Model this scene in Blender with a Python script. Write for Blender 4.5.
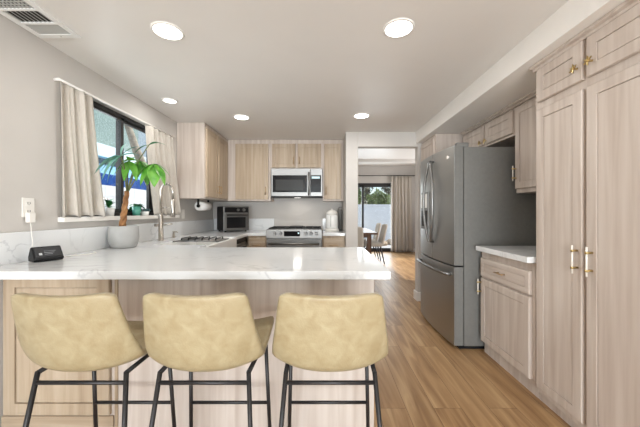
import bpy, bmesh, math, random
from mathutils import Vector, Matrix, Euler
PI = math.pi
rnd = random.Random(7)
for o in list(bpy.data.objects):
    bpy.data.objects.remove(o)
SC = bpy.context.scene
COL = SC.collection

# ------------------------------------------------------------------ camera, sky, sun, daylight and added fill, exposure
EYE = 1.205
cam_d = bpy.data.cameras.new('camera')
cam = bpy.data.objects.new('camera', cam_d); COL.objects.link(cam)
cam.location = (0, 0, EYE); cam.rotation_euler = (PI/2, 0, 0)
cam_d.sensor_width = 36; cam_d.lens = 290*36/640
cam_d.shift_x = -3/640; cam_d.shift_y = -1.5/640
cam_d.clip_start = 0.02; cam_d.clip_end = 200
SC.camera = cam

w = bpy.data.worlds.new('sky'); SC.world = w; w.use_nodes = True
nt = w.node_tree; bg = nt.nodes['Background']
sky = nt.nodes.new('ShaderNodeTexSky')
sky.sky_type = 'NISHITA'; sky.sun_disc = False
sky.sun_elevation = math.radians(52); sky.sun_rotation = math.radians(100)
sky.air_density = 1.0; sky.dust_density = 1.5
nt.links.new(sky.outputs[0], bg.inputs[0]); bg.inputs[1].default_value = 0.16

sun_d = bpy.data.lights.new('sun', 'SUN'); sun_d.energy = 2.2; sun_d.angle = 0.01
sun_d.color = (1, .95, .87)
sun = bpy.data.objects.new('sun', sun_d); COL.objects.link(sun)
sun.rotation_euler = Vector((-0.80, -0.12, -1.0)).to_track_quat('-Z', 'Y').to_euler()

def area(name, loc, look, sx, sy, power, color):
    d = bpy.data.lights.new(name, 'AREA'); d.shape = 'RECTANGLE'; d.size = sx; d.size_y = sy
    d.energy = power; d.color = color
    o = bpy.data.objects.new(name, d); COL.objects.link(o); o.location = loc
    o.rotation_euler = Vector(look).to_track_quat('-Z', 'Y').to_euler()
    return o
# added unseen fills behind the camera; daylight by the two windows in view
area('added_fill_rear', (0.1, -3.95, 1.25), (0, 1, .05), 3.2, 2.2, 58, (.88, .945, 1.0))  # unseen lamp added to light the room from behind
area('added_ceiling_fill_rear', (0.1, -3.90, .75), (0, .8, .75), 3.2, 1.4, 150, (.89, .95, 1.0))  # second added lamp, tilted up to brighten the ceiling
area('daylight_kitchen_window', (-2.25, 2.65, 1.75), (1, 0, -.25), 1.0, .8, 8, (.93, .97, 1.0))
area('daylight_sliding_door', (1.22, 9.0, 1.2), (0, -1, -.1), 1.8, 2.0, 42, (.93, .97, 1.0))
area('added_fill_dining', (3.10, 6.6, 1.5), (-1, 0, .55), 2.2, 1.5, 20, (.98, .98, 1.0))  # added fill for the dining room; no window is seen there

vs = SC.view_settings
vs.view_transform = 'Standard'; vs.look = 'None'; vs.gamma = 1.0; vs.use_curve_mapping = False
vs.exposure = 0.84

# ------------------------------------------------------------------ materials
def srgb(r, g, b):
    f = lambda c: (c/255/12.92) if c/255 <= .04045 else ((c/255+.055)/1.055)**2.4
    return (f(r), f(g), f(b), 1)

def base_mat(name, col, rough=.5, metal=0., spec=.5, **kw):
    m = bpy.data.materials.new(name); m.use_nodes = True
    b = m.node_tree.nodes['Principled BSDF']
    b.inputs['Base Color'].default_value = col
    b.inputs['Roughness'].default_value = rough
    b.inputs['Metallic'].default_value = metal
    b.inputs['Specular IOR Level'].default_value = spec
    for k, v in kw.items():
        b.inputs[k.replace('_', ' ')].default_value = v
    return m

def nodes(m):
    return m.node_tree.nodes, m.node_tree.links, m.node_tree.nodes['Principled BSDF']

def mottled(name, c1, c2, scale=(6, 6, 6), detail=4, rough=.5, metal=0., bump=0., bscale=None, lo=.35, hi=.65, spec=.5, dist=0., **kw):
    m = base_mat(name, c1, rough, metal, spec, **kw)
    N, L, b = nodes(m)
    tc = N.new('ShaderNodeTexCoord'); mp = N.new('ShaderNodeMapping'); mp.inputs['Scale'].default_value = scale
    nz = N.new('ShaderNodeTexNoise'); nz.inputs['Scale'].default_value = 1; nz.inputs['Detail'].default_value = detail
    nz.inputs['Distortion'].default_value = dist
    cr = N.new('ShaderNodeValToRGB')
    cr.color_ramp.elements[0].position = lo; cr.color_ramp.elements[0].color = c1
    cr.color_ramp.elements[1].position = hi; cr.color_ramp.elements[1].color = c2
    L.new(tc.outputs['Object'], mp.inputs[0]); L.new(mp.outputs[0], nz.inputs['Vector'])
    L.new(nz.outputs['Fac'], cr.inputs[0]); L.new(cr.outputs[0], b.inputs['Base Color'])
    if bump:
        n2 = N.new('ShaderNodeTexNoise'); n2.inputs['Scale'].default_value = 1; n2.inputs['Detail'].default_value = 3
        m2 = N.new('ShaderNodeMapping'); m2.inputs['Scale'].default_value = bscale or scale
        bp = N.new('ShaderNodeBump'); bp.inputs['Strength'].default_value = bump; bp.inputs['Distance'].default_value = .01
        L.new(tc.outputs['Object'], m2.inputs[0]); L.new(m2.outputs[0], n2.inputs['Vector'])
        L.new(n2.outputs['Fac'], bp.inputs['Height']); L.new(bp.outputs[0], b.inputs['Normal'])
    return m

def wood(name, c1, c2, c3, horiz=False, rough=.42):
    m = base_mat(name, c1, rough, 0, .35)
    N, L, b = nodes(m)
    tc = N.new('ShaderNodeTexCoord'); mp = N.new('ShaderNodeMapping')
    oi = N.new('ShaderNodeObjectInfo'); ad = N.new('ShaderNodeVectorMath'); ad.operation = 'ADD'
    mu = N.new('ShaderNodeMath'); mu.operation = 'MULTIPLY'; mu.inputs[1].default_value = 17
    L.new(oi.outputs['Random'], mu.inputs[0]); L.new(tc.outputs['Object'], ad.inputs[0]); L.new(mu.outputs[0], ad.inputs[1])
    mp.inputs['Scale'].default_value = (1.3, 26, 26) if horiz else (26, 26, 1.3)
    L.new(ad.outputs[0], mp.inputs[0])
    n1 = N.new('ShaderNodeTexNoise'); n1.inputs['Scale'].default_value = 1; n1.inputs['Detail'].default_value = 6
    n1.inputs['Distortion'].default_value = .4
    L.new(mp.outputs[0], n1.inputs['Vector'])
    cr = N.new('ShaderNodeValToRGB'); e = cr.color_ramp.elements
    e[0].position = .28; e[0].color = c2; e[1].position = .72; e[1].color = c3
    md = e.new(.5); md.color = c1
    L.new(n1.outputs['Fac'], cr.inputs[0])
    m3 = N.new('ShaderNodeMapping'); m3.inputs['Scale'].default_value = (.5, 5, 5) if horiz else (5, 5, .5)
    L.new(ad.outputs[0], m3.inputs[0])
    n3 = N.new('ShaderNodeTexNoise'); n3.inputs['Scale'].default_value = 1; n3.inputs['Detail'].default_value = 2
    L.new(m3.outputs[0], n3.inputs['Vector'])
    mx = N.new('ShaderNodeMixRGB'); mx.blend_type = 'SOFT_LIGHT'; mx.inputs[0].default_value = .35
    L.new(cr.outputs[0], mx.inputs[1]); L.new(n3.outputs['Fac'], mx.inputs[2]); L.new(mx.outputs[0], b.inputs['Base Color'])
    return m

def planks(name):
    m = base_mat(name, srgb(180, 140, 100), .38, 0, .4)
    N, L, b = nodes(m)
    tc = N.new('ShaderNodeTexCoord'); mp = N.new('ShaderNodeMapping'); mp.inputs['Rotation'].default_value = (0, 0, PI/2)
    L.new(tc.outputs['Object'], mp.inputs[0])
    br = N.new('ShaderNodeTexBrick'); br.inputs['Scale'].default_value = 1; br.inputs['Mortar Size'].default_value = .0012
    br.inputs['Brick Width'].default_value = 1.3; br.inputs['Row Height'].default_value = .17
    br.offset = .37; br.inputs['Color1'].default_value = (0, 0, 0, 1); br.inputs['Color2'].default_value = (1, 1, 1, 1)
    br.inputs['Mortar'].default_value = (.25, .25, .25, 1); br.inputs['Bias'].default_value = 0
    L.new(mp.outputs[0], br.inputs['Vector'])
    m2 = N.new('ShaderNodeMapping'); m2.inputs['Scale'].default_value = (14, 1.1, 10)
    ad = N.new('ShaderNodeVectorMath'); ad.operation = 'ADD'
    sc = N.new('ShaderNodeVectorMath'); sc.operation = 'SCALE'; sc.inputs['Scale'].default_value = 5.3
    L.new(br.outputs['Color'], sc.inputs[0]); L.new(tc.outputs['Object'], ad.inputs[0]); L.new(sc.outputs[0], ad.inputs[1])
    L.new(ad.outputs[0], m2.inputs[0])
    nz = N.new('ShaderNodeTexNoise'); nz.inputs['Scale'].default_value = 1; nz.inputs['Detail'].default_value = 7; nz.inputs['Distortion'].default_value = 1.1
    L.new(m2.outputs[0], nz.inputs['Vector'])
    cr = N.new('ShaderNodeValToRGB'); e = cr.color_ramp.elements
    e[0].position = .25; e[0].color = srgb(126, 92, 60); e[1].position = .75; e[1].color = srgb(200, 168, 126)
    md = e.new(.5); md.color = srgb(171, 136, 96)
    L.new(nz.outputs['Fac'], cr.inputs[0])
    hs = N.new('ShaderNodeMixRGB'); hs.blend_type = 'MULTIPLY'; hs.inputs[0].default_value = 1
    r2 = N.new('ShaderNodeValToRGB'); r2.color_ramp.elements[0].color = (.86, .85, .84, 1); r2.color_ramp.elements[1].color = (1, 1, 1, 1)
    L.new(br.outputs['Color'], r2.inputs[0]); L.new(cr.outputs[0], hs.inputs[1]); L.new(r2.outputs[0], hs.inputs[2])
    mo = N.new('ShaderNodeMixRGB'); mo.inputs[2].default_value = srgb(92, 66, 46)
    L.new(br.outputs['Fac'], mo.inputs[0]); L.new(hs.outputs[0], mo.inputs[1]); L.new(mo.outputs[0], b.inputs['Base Color'])
    return m

def marble(name):
    m = base_mat(name, srgb(226, 227, 227), .13, 0, .5)
    N, L, b = nodes(m)
    tc = N.new('ShaderNodeTexCoord'); mp = N.new('ShaderNodeMapping')
    mp.inputs['Rotation'].default_value = (.3, .2, .7); mp.inputs['Scale'].default_value = (1.0, 2.2, 1.6)
    L.new(tc.outputs['Object'], mp.inputs[0])
    n1 = N.new('ShaderNodeTexNoise'); n1.inputs['Scale'].default_value = 1.7; n1.inputs['Detail'].default_value = 7; n1.inputs['Distortion'].default_value = 1.3
    L.new(mp.outputs[0], n1.inputs['Vector'])
    s = N.new('ShaderNodeMath'); s.operation = 'SUBTRACT'; s.inputs[1].default_value = .5
    a = N.new('ShaderNodeMath'); a.operation = 'ABSOLUTE'
    L.new(n1.outputs['Fac'], s.inputs[0]); L.new(s.outputs[0], a.inputs[0])
    cr = N.new('ShaderNodeValToRGB'); e = cr.color_ramp.elements
    e[0].position = 0; e[0].color = srgb(204, 205, 206); e[1].position = .022; e[1].color = srgb(226, 227, 227)
    L.new(a.outputs[0], cr.inputs[0])
    n2 = N.new('ShaderNodeTexNoise'); n2.inputs['Scale'].default_value = 2.3; n2.inputs['Detail'].default_value = 3
    L.new(tc.outputs['Object'], n2.inputs['Vector'])
    r2 = N.new('ShaderNodeValToRGB'); r2.color_ramp.elements[0].position = .42; r2.color_ramp.elements[1].position = .62
    L.new(n2.outputs['Fac'], r2.inputs[0])
    mx = N.new('ShaderNodeMixRGB'); mx.inputs[1].default_value = srgb(226, 227, 227)
    L.new(r2.outputs[0], mx.inputs[0]); L.new(cr.outputs[0], mx.inputs[2]); L.new(mx.outputs[0], b.inputs['Base Color'])
    return m

def glass(name, tint=(1, 1, 1, 1), refl=.07):
    m = bpy.data.materials.new(name); m.use_nodes = True
    N, L = m.node_tree.nodes, m.node_tree.links
    N.remove(N['Principled BSDF'])
    t = N.new('ShaderNodeBsdfTransparent'); t.inputs[0].default_value = tint
    g = N.new('ShaderNodeBsdfGlossy'); g.inputs['Roughness'].default_value = .03
    mx = N.new('ShaderNodeMixShader'); mx.inputs[0].default_value = refl
    L.new(t.outputs[0], mx.inputs[1]); L.new(g.outputs[0], mx.inputs[2]); L.new(mx.outputs[0], N['Material Output'].inputs[0])
    return m

def emit(name, col, strength):
    m = base_mat(name, col, .4)
    b = m.node_tree.nodes['Principled BSDF']
    b.inputs['Emission Color'].default_value = col; b.inputs['Emission Strength'].default_value = strength
    return m

def brushed(name, c, rough=.3, metal=1., stretch=(2, 2, 160), amp=.12):
    m = base_mat(name, c, rough, metal)
    N, L, b = nodes(m)
    tc = N.new('ShaderNodeTexCoord'); mp = N.new('ShaderNodeMapping'); mp.inputs['Scale'].default_value = stretch
    nz = N.new('ShaderNodeTexNoise'); nz.inputs['Scale'].default_value = 1; nz.inputs['Detail'].default_value = 3
    mr = N.new('ShaderNodeMapRange'); mr.inputs['To Min'].default_value = rough-amp; mr.inputs['To Max'].default_value = rough+amp
    L.new(tc.outputs['Object'], mp.inputs[0]); L.new(mp.outputs[0], nz.inputs['Vector']); L.new(nz.outputs['Fac'], mr.inputs[0])
    L.new(mr.outputs[0], b.inputs['Roughness'])
    return m

M = {}
M['wall'] = mottled('painted_wall', srgb(196, 191, 185), srgb(200, 195, 189), (3, 3, 3), rough=.7, bump=.06, bscale=(90, 90, 90))
M['white_paint'] = mottled('white_painted_trim', srgb(236, 232, 226), srgb(240, 236, 230), (3, 3, 3), rough=.45)
M['ceiling'] = mottled('painted_ceiling', srgb(224, 220, 215), srgb(227, 223, 218), (2, 2, 2), rough=.40, bump=.10, bscale=(9, 9, 9), spec=.4)
M['floor'] = planks('oak_plank_floor')
M['oak_pale'] = wood('whitewashed_oak', srgb(198, 185, 174), srgb(184, 169, 157), srgb(208, 197, 187))
M['oak_pale_h'] = wood('whitewashed_oak_across', srgb(198, 185, 174), srgb(184, 169, 157), srgb(208, 197, 187), horiz=True)
M['oak_honey'] = wood('tan_oak', srgb(179, 160, 137), srgb(162, 142, 119), srgb(190, 174, 153))  # same grain as the pale oak, in a tanner tone
M['oak_honey_h'] = wood('tan_oak_across', srgb(179, 160, 137), srgb(162, 142, 119), srgb(190, 174, 153), horiz=True)
M['oak_shadow'] = base_mat('cabinet_gap', srgb(120, 100, 84), .8)
M['marble'] = marble('white_quartz')
M['steel'] = brushed('stainless_steel', srgb(140, 139, 137), .4)
M['oven_steel'] = brushed('dark_oven_steel', srgb(112, 111, 109), .42)
M['fridge'] = brushed('dark_stainless', srgb(178, 178, 176), .40, 1., (150, 150, 2), .06)
M['fridge_side'] = mottled('grey_appliance_paint', srgb(108, 107, 103), srgb(112, 111, 107), (40, 40, 40), rough=.5)
M['black'] = mottled('black_plastic', srgb(17, 17, 18), srgb(22, 22, 23), (30, 30, 30), rough=.5, spec=.3)
M['black_metal'] = mottled('black_powder_coat', srgb(28, 27, 28), srgb(36, 34, 35), (30, 30, 30), rough=.45)
M['iron'] = mottled('cast_iron', srgb(26, 26, 27), srgb(40, 40, 40), (60, 60, 60), rough=.7)
M['dark_glass'] = base_mat('dark_oven_glass', srgb(22, 22, 23), .10, 0, .2)
M['grey_glass'] = base_mat('grey_oven_window', srgb(56, 56, 55), .2, 0, .2)
M['brass'] = mottled('brushed_brass', srgb(196, 172, 118), srgb(206, 184, 134), (60, 60, 60), rough=.3, metal=1.)
M['acrylic'] = base_mat('pale_handle_bar', srgb(232, 226, 216), .15)
M['bronze_pull'] = mottled('muted_brass', srgb(176, 146, 108), srgb(186, 156, 118), (60, 60, 60), rough=.4, metal=.8)
M['nickel'] = brushed('brushed_nickel', srgb(196, 188, 178), .28, 1., (120, 120, 4), .08)
M['leather'] = mottled('tan_leatherette', srgb(153, 137, 104), srgb(170, 157, 126), (22, 22, 22), 5, rough=.42, bump=.12, bscale=(160, 160, 160), lo=.3, hi=.72, dist=.6)
M['curtain'] = mottled('linen_curtain', srgb(192, 184, 173), srgb(199, 192, 182), (150, 150, 30), rough=.9, bump=.1, bscale=(300, 300, 300))
M['concrete_pot'] = mottled('grey_pot', srgb(163, 162, 159), srgb(170, 169, 166), (14, 14, 14), rough=.75)
M['soil'] = mottled('soil', srgb(60, 46, 36), srgb(92, 72, 54), (60, 60, 60), rough=.95, bump=.4)
M['bark'] = mottled('plant_bark', srgb(118, 78, 46), srgb(168, 122, 78), (40, 40, 18), rough=.85, bump=.4, bscale=(60, 60, 30))
M['stem'] = mottled('plant_stem', srgb(96, 104, 62), srgb(116, 120, 76), (40, 40, 10), rough=.6)
M['leaf'] = mottled('green_leaf', srgb(66, 132, 40), srgb(108, 168, 62), (14, 14, 14), rough=.4)
M['leaf_blue'] = mottled('blue_green_leaf', srgb(84, 140, 128), srgb(128, 176, 160), (14, 14, 14), rough=.35)
M['leaf_dark'] = mottled('dark_leaf', srgb(30, 98, 50), srgb(62, 136, 78), (30, 30, 30), rough=.4)
M['white_ceramic'] = base_mat('white_ceramic', srgb(236, 235, 231), .2)
M['teal_ceramic'] = base_mat('teal_ceramic', srgb(98, 172, 152), .2)
M['succulent'] = mottled('blue_grey_succulent', srgb(58, 84, 88), srgb(112, 138, 138), (50, 50, 50), rough=.6)
M['white_plastic'] = base_mat('white_plastic', srgb(230, 226, 219), .4)
M['paper'] = mottled('paper_towel', srgb(238, 236, 232), srgb(244, 243, 240), (90, 90, 90), rough=.95)
M['frame_dark'] = base_mat('dark_bronze_frame', srgb(30, 27, 25), .55, 0)
M['glass'] = glass('window_glass', (.97, .99, .99, 1), .05)
M['kettle_glass'] = glass('clear_plastic', (.86, .88, .87, 1), .16)
M['lamp'] = emit('lit_lamp_lens', (1, .97, .93, 1), 5)
M['lamp_dim'] = emit('softly_lit_lamp_lens', (1, .96, .9, 1), 1.6)
M['display'] = emit('display_glow', (.55, .75, .8, 1), .25)
M['screen'] = base_mat('dark_screen', srgb(26, 26, 28), .4, 0, .25)
M['screen_pale'] = base_mat('screen_icon_grey', srgb(170, 170, 172), .3)
M['screen_line'] = base_mat('screen_image_grey', srgb(74, 74, 78), .3)
M['vent_grey'] = base_mat('grey_vent_metal', srgb(176, 176, 172), .5)
M['vent_white'] = base_mat('white_vent_metal', srgb(232, 231, 228), .5)
M['dark'] = base_mat('dark_void', srgb(52, 50, 48), .9)
M['upholstery'] = mottled('beige_upholstery', srgb(196, 186, 172), srgb(204, 195, 182), (60, 60, 60), rough=.9, bump=.1, bscale=(250, 250, 250))
M['walnut'] = wood('brown_wood', srgb(104, 74, 54), srgb(86, 60, 42), srgb(126, 92, 68))
M['stucco'] = mottled('grey_green_stucco', srgb(112, 130, 124), srgb(150, 166, 160), (26, 26, 26), 5, rough=.95, bump=.5, bscale=(40, 40, 40))
M['stucco_blue'] = mottled('blue_grey_stucco', srgb(136, 148, 156), srgb(158, 170, 177), (14, 14, 14), 5, rough=.95, bump=.4, bscale=(40, 40, 40))
M['fascia'] = mottled('pale_painted_eave', srgb(206, 220, 222), srgb(216, 228, 229), (5, 5, 5), rough=.6)
M['eave_shade'] = base_mat('grey_eave_shade', srgb(104, 112, 122), .8)  # colour of the painted shade below the eave
M['awning_light'] = mottled('pale_blue_canvas', srgb(126, 176, 206), srgb(142, 188, 214), (8, 8, 8), rough=.8)
M['awning_blue'] = mottled('blue_canvas', srgb(20, 66, 136), srgb(30, 80, 152), (8, 8, 8), rough=.8)
M['white_block'] = mottled('white_block_wall', srgb(226, 227, 226), srgb(236, 237, 236), (6, 6, 6), rough=.9, bump=.2, bscale=(30, 30, 30))
M['palm_bark'] = mottled('pale_tree_bark', srgb(158, 144, 126), srgb(190, 176, 156), (20, 20, 20), rough=.95, bump=.5, bscale=(30, 30, 60))
M['patio'] = mottled('concrete_patio', srgb(186, 184, 180), srgb(204, 202, 198), (4, 4, 4), rough=.9)
M['rock'] = mottled('tan_rock', srgb(150, 128, 104), srgb(190, 170, 146), (12, 12, 12), rough=.9, bump=.5)
M['foliage'] = mottled('hedge_leaves', srgb(74, 92, 48), srgb(146, 158, 92), (3, 3, 3), rough=.6)
M['foliage_olive'] = mottled('olive_leaves', srgb(78, 74, 58), srgb(142, 136, 110), (3, 3, 3), rough=.6)

# ------------------------------------------------------------------ mesh helpers
class MB:
    """collects shapes; build() links them as ONE mesh object"""
    def __init__(s): s.bm = bmesh.new()
    def box(s, x0, x1, y0, y1, z0, z1, mtx=None):
        P = [(x0,y0,z0),(x1,y0,z0),(x1,y1,z0),(x0,y1,z0),(x0,y0,z1),(x1,y0,z1),(x1,y1,z1),(x0,y1,z1)]
        v = [s.bm.verts.new(mtx @ Vector(p) if mtx else p) for p in P]
        for f in ((0,3,2,1),(4,5,6,7),(0,1,5,4),(1,2,6,5),(2,3,7,6),(3,0,4,7)):
            s.bm.faces.new([v[i] for i in f])
        return s
    def prism(s, pts, a0, a1, axis='z', mtx=None):
        """extrude a 2-D outline along an axis; pts are (x,y) for z, (x,z) for y, (y,z) for x"""
        def mk(p, a):
            q = {'z': (p[0], p[1], a), 'y': (p[0], a, p[1]), 'x': (a, p[0], p[1])}[axis]
            return mtx @ Vector(q) if mtx else q
        lo = [s.bm.verts.new(mk(p, a0)) for p in pts]; hi = [s.bm.verts.new(mk(p, a1)) for p in pts]
        n = len(pts); fs = [s.bm.faces.new(lo), s.bm.faces.new(hi)]
        for i in range(n):
            fs.append(s.bm.faces.new((lo[i], lo[(i+1) % n], hi[(i+1) % n], hi[i])))
        bmesh.ops.recalc_face_normals(s.bm, faces=fs)
        return s
    def tube(s, pts, r, seg=10, cap=True):
        pts = [Vector(p) for p in pts]; n = len(pts)
        rs = r if isinstance(r, (list, tuple)) else [r]*n
        rings = []; up = None
        for i, p in enumerate(pts):
            t = (pts[min(i+1, n-1)] - pts[max(i-1, 0)]).normalized()
            if up is None:
                up = Vector((0, 0, 1)) if abs(t.z) < .9 else Vector((0, 1, 0))
            a = t.cross(up).normalized(); b = a.cross(t).normalized(); up = b
            rings.append([s.bm.verts.new(p + rs[i]*(math.cos(2*PI*k/seg)*a + math.sin(2*PI*k/seg)*b)) for k in range(seg)])
        fs = []
        for i in range(n-1):
            for k in range(seg):
                fs.append(s.bm.faces.new((rings[i][k], rings[i][(k+1) % seg], rings[i+1][(k+1) % seg], rings[i+1][k])))
        if cap:
            fs.append(s.bm.faces.new(rings[0])); fs.append(s.bm.faces.new(rings[-1]))
        bmesh.ops.recalc_face_normals(s.bm, faces=fs)
        for f in fs[:(n-1)*seg]: f.smooth = True
        return s
    def lathe(s, prof, c=(0, 0, 0), seg=28, mtx=None, squash=(1, 1)):
        rings = []; fs = []
        for r, z in prof:
            if r < 1e-6:
                p = Vector((c[0], c[1], c[2]+z)); rings.append([s.bm.verts.new(mtx @ p if mtx else p)])
            else:
                ring = []
                for k in range(seg):
                    a = 2*PI*k/seg
                    p = Vector((c[0]+r*squash[0]*math.cos(a), c[1]+r*squash[1]*math.sin(a), c[2]+z)); ring.append(s.bm.verts.new(mtx @ p if mtx else p))
                rings.append(ring)
        for A, B in zip(rings[:-1], rings[1:]):
            for k in range(seg):
                k2 = (k+1) % seg
                if len(A) == 1 and len(B) == 1: continue
                if len(A) == 1: f = (A[0], B[k2], B[k])
                elif len(B) == 1: f = (A[k], A[k2], B[0])
                else: f = (A[k], A[k2], B[k2], B[k])
                fs.append(s.bm.faces.new(f)); fs[-1].smooth = True
        for R in (rings[0], rings[-1]):
            if len(R) > 1: fs.append(s.bm.faces.new(R))
        bmesh.ops.recalc_face_normals(s.bm, faces=fs)
        return s
    def grid(s, fn, nu, nv, smooth=True):
        V = [[s.bm.verts.new(fn(i/nu, j/nv)) for i in range(nu+1)] for j in range(nv+1)]
        for j in range(nv):
            for i in range(nu):
                f = s.bm.faces.new((V[j][i], V[j][i+1], V[j+1][i+1], V[j+1][i])); f.smooth = smooth
        return s
    def build(s, name, mat, parent=None, bevel=0., solid=0., sub=0, kind=None, mats=None):
        me = bpy.data.meshes.new(name); s.bm.to_mesh(me); s.bm.free()
        me.materials.append(M[mat] if isinstance(mat, str) else mat)
        o = bpy.data.objects.new(name, me); COL.objects.link(o)
        if parent: o.parent = parent
        if solid:
            md = o.modifiers.new('thick', 'SOLIDIFY'); md.thickness = solid; md.offset = 0
        if bevel:
            md = o.modifiers.new('edge', 'BEVEL'); md.width = bevel; md.segments = 2; md.limit_method = 'ANGLE'; md.angle_limit = math.radians(40)
        if sub:
            md = o.modifiers.new('smooth', 'SUBSURF'); md.levels = sub; md.render_levels = sub
        if kind: o['kind'] = kind
        return o

def tag(o, label, cat, group=None):
    o['label'] = label; o['category'] = cat
    if group: o['group'] = group
    return o
def thing(name, label, cat, loc=(0, 0, 0), rz=0., group=None):
    o = bpy.data.objects.new(name, None); COL.objects.link(o); o.empty_display_size = .1
    o.location = loc; o.rotation_euler = (0, 0, rz)
    return tag(o, label, cat, group)
def struct(mb, name, mat, bevel=0., parent=None):
    return mb.build(name, mat, parent, bevel=bevel, kind='structure' if parent is None else None)
def children_of(o): return [c for c in bpy.data.objects if c.parent == o]
def copy_tree(o, loc, rz, label=None):
    def cp(q, par):
        c = q.copy(); COL.objects.link(c)
        if par: c.parent = par
        for ch in children_of(q): cp(ch, c)
        return c
    r = cp(o, None); r.location = loc; r.rotation_euler = (0, 0, rz)
    if label: r['label'] = label
    return r

# ------------------------------------------------------------------ room shell
XL, XR = -1.767, 2.0          # kitchen side walls
YB, YO = 4.67, 3.93           # kitchen back wall, front of the doorway wall
H = 2.29                      # kitchen ceiling
struct(MB().box(-2.0, 3.4, -4.2, 8.95, -.12, 0), 'floor', 'floor')
c = MB().box(-1.92, 2.12, -4.0, 3.93, H, H+.1); c.box(-1.92, .309, 3.93, YB, H, H+.1)
struct(c, 'ceiling', 'ceiling')
WY0, WY1, WZ0, WZ1 = 2.10, 3.20, 1.165, 2.095    # kitchen window opening
wl = MB()
wl.box(XL-.16, XL, -4.0, WY0, 0, H+.1); wl.box(XL-.16, XL, WY1, YB+.12, 0, H+.1)
wl.box(XL-.16, XL, WY0, WY1, 0, WZ0); wl.box(XL-.16, XL, WY0, WY1, WZ1, H+.1)
struct(wl, 'wall_left', 'wall')
struct(MB().box(XL-.16, .309, YB, YB+.12, 0, 2.7), 'wall_back', 'wall')
wr = MB().box(XR, XR+.12, -4.0, 3.93, 0, H+.1)
struct(wr, 'wall_right', 'wall')
wc = MB().box(.309, .474, YO, YB+.12, 0, 2.7)                    # column beside the doorway
wc.box(.474, 1.285, YO, YO+.12, 2.09, 2.7); wc.box(1.285, 3.4, YO, YO+.12, 0, 2.7)
struct(wc, 'wall_doorway', 'wall', .006)
wb = MB().box(-1.92, -1.55, -4.15, -4.0, 0, 2.4); wb.box(1.75, 2.12, -4.15, -4.0, 0, 2.4); wb.box(-1.55, 1.75, -4.15, -4.0, 2.38, 2.4)
struct(wb, 'wall_rear', 'wall')
struct(MB().box(1.259, XR, -3.9, YO, 2.133, H), 'trim_1', 'white_paint')       # dropped soffit over the right-hand cabinets
# dining room
struct(MB().box(-1.3, -1.2, YB+.12, 8.95, 0, 2.7), 'wall_dining_left', 'wall')
dr = MB().box(3.2, 3.32, YO+.12, 5.4, 0, 2.7); dr.box(3.2, 3.32, 7.8, 8.95, 0, 2.7); dr.box(3.2, 3.32, 5.4, 7.8, 0, .6); dr.box(3.2, 3.32, 5.4, 7.8, 2.3, 2.7)
struct(dr, 'wall_dining_right', 'wall')
DX0, DX1, DZ1, DY = .26, 2.18, 2.08, 8.77
df = MB().box(-1.3, DX0, DY, DY+.14, 0, 2.7); df.box(DX1, 3.32, DY, DY+.14, 0, 2.7); df.box(DX0, DX1, DY, DY+.14, DZ1, 2.7)
struct(df, 'wall_dining_far', 'wall')
dc = MB().box(-1.3, 3.4, YB+.12, 8.95, 2.6, 2.72); dc.box(.474, 3.4, YO+.12, YB+.12, 2.6, 2.72); dc.box(-1.3, 3.4, 7.7, 7.86, 2.52, 2.6)
struct(dc, 'ceiling_dining', 'ceiling')
bb = MB().box(1.268, 1.285, YO-.016, YO+.136, 0, .12); bb.box(1.285, 1.33, YO-.016, YO, 0, .12)
struct(bb, 'baseboard_doorway', 'white_paint', .003)
struct(MB().box(DX1, 3.2, DY-.014, DY, 0, .1), 'baseboard_far', 'white_paint', .003)

# kitchen window
win = struct(MB().box(-1.915, -1.835, WY0, WY1, WZ1-.028, WZ1).box(-1.915, -1.835, WY0, WY1, WZ0, WZ0+.035)
             .box(-1.915, -1.835, WY0, WY0+.04, WZ0, WZ1).box(-1.915, -1.835, WY1-.04, WY1, WZ0, WZ1), 'window_1', 'frame_dark', .003)
def sash(y0, y1, xo):
    f = MB()
    f.box(xo-.015, xo+.015, y0, y0+.038, WZ0+.035, WZ1-.028); f.box(xo-.015, xo+.015, y1-.038, y1, WZ0+.035, WZ1-.028)
    f.box(xo-.015, xo+.015, y0, y1, WZ1-.052, WZ1-.028); f.box(xo-.015, xo+.015, y0, y1, WZ0+.035, WZ0+.07)
    s = f.build('sash', 'frame_dark', win, .002)
    MB().box(xo-.003, xo+.003, y0+.038, y1-.038, WZ0+.07, WZ1-.052).build('pane', 'glass', s)
sash(WY0+.04, 2.68, -1.855); sash(2.66, WY1-.04, -1.888)
struct(MB().box(-1.915, XL, WY0, WY1, WZ0-.03, WZ0).box(XL, -1.722, 1.93, 3.485, WZ0-.028, WZ0+.006), 'trim_2', 'white_paint', .003)
# dining sliding door
door = struct(MB().box(DX0, DX1, DY+.02, DY+.12, DZ1-.06, DZ1).box(DX0, DX1, DY+.02, DY+.12, 0, .035)
              .box(DX0, DX0+.05, DY+.02, DY+.12, 0, DZ1).box(DX1-.05, DX1, DY+.02, DY+.12, 0, DZ1), 'door_1', 'frame_dark', .003)
def slide(x0, x1, yo):
    f = MB()
    f.box(x0, x0+.06, yo-.02, yo+.02, .035, DZ1-.06); f.box(x1-.06, x1, yo-.02, yo+.02, .035, DZ1-.06)
    f.box(x0, x1, yo-.02, yo+.02, .035, .11); f.box(x0, x1, yo-.02, yo+.02, DZ1-.12, DZ1-.06)
    s = f.build('door_panel', 'frame_dark', door, .002)
    MB().box(x0+.06, x1-.06, yo-.004, yo+.004, .11, DZ1-.12).build('pane', 'glass', s)
slide(DX0+.05, 1.24, DY+.095); slide(1.18, DX1-.05, DY+.048)

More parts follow.
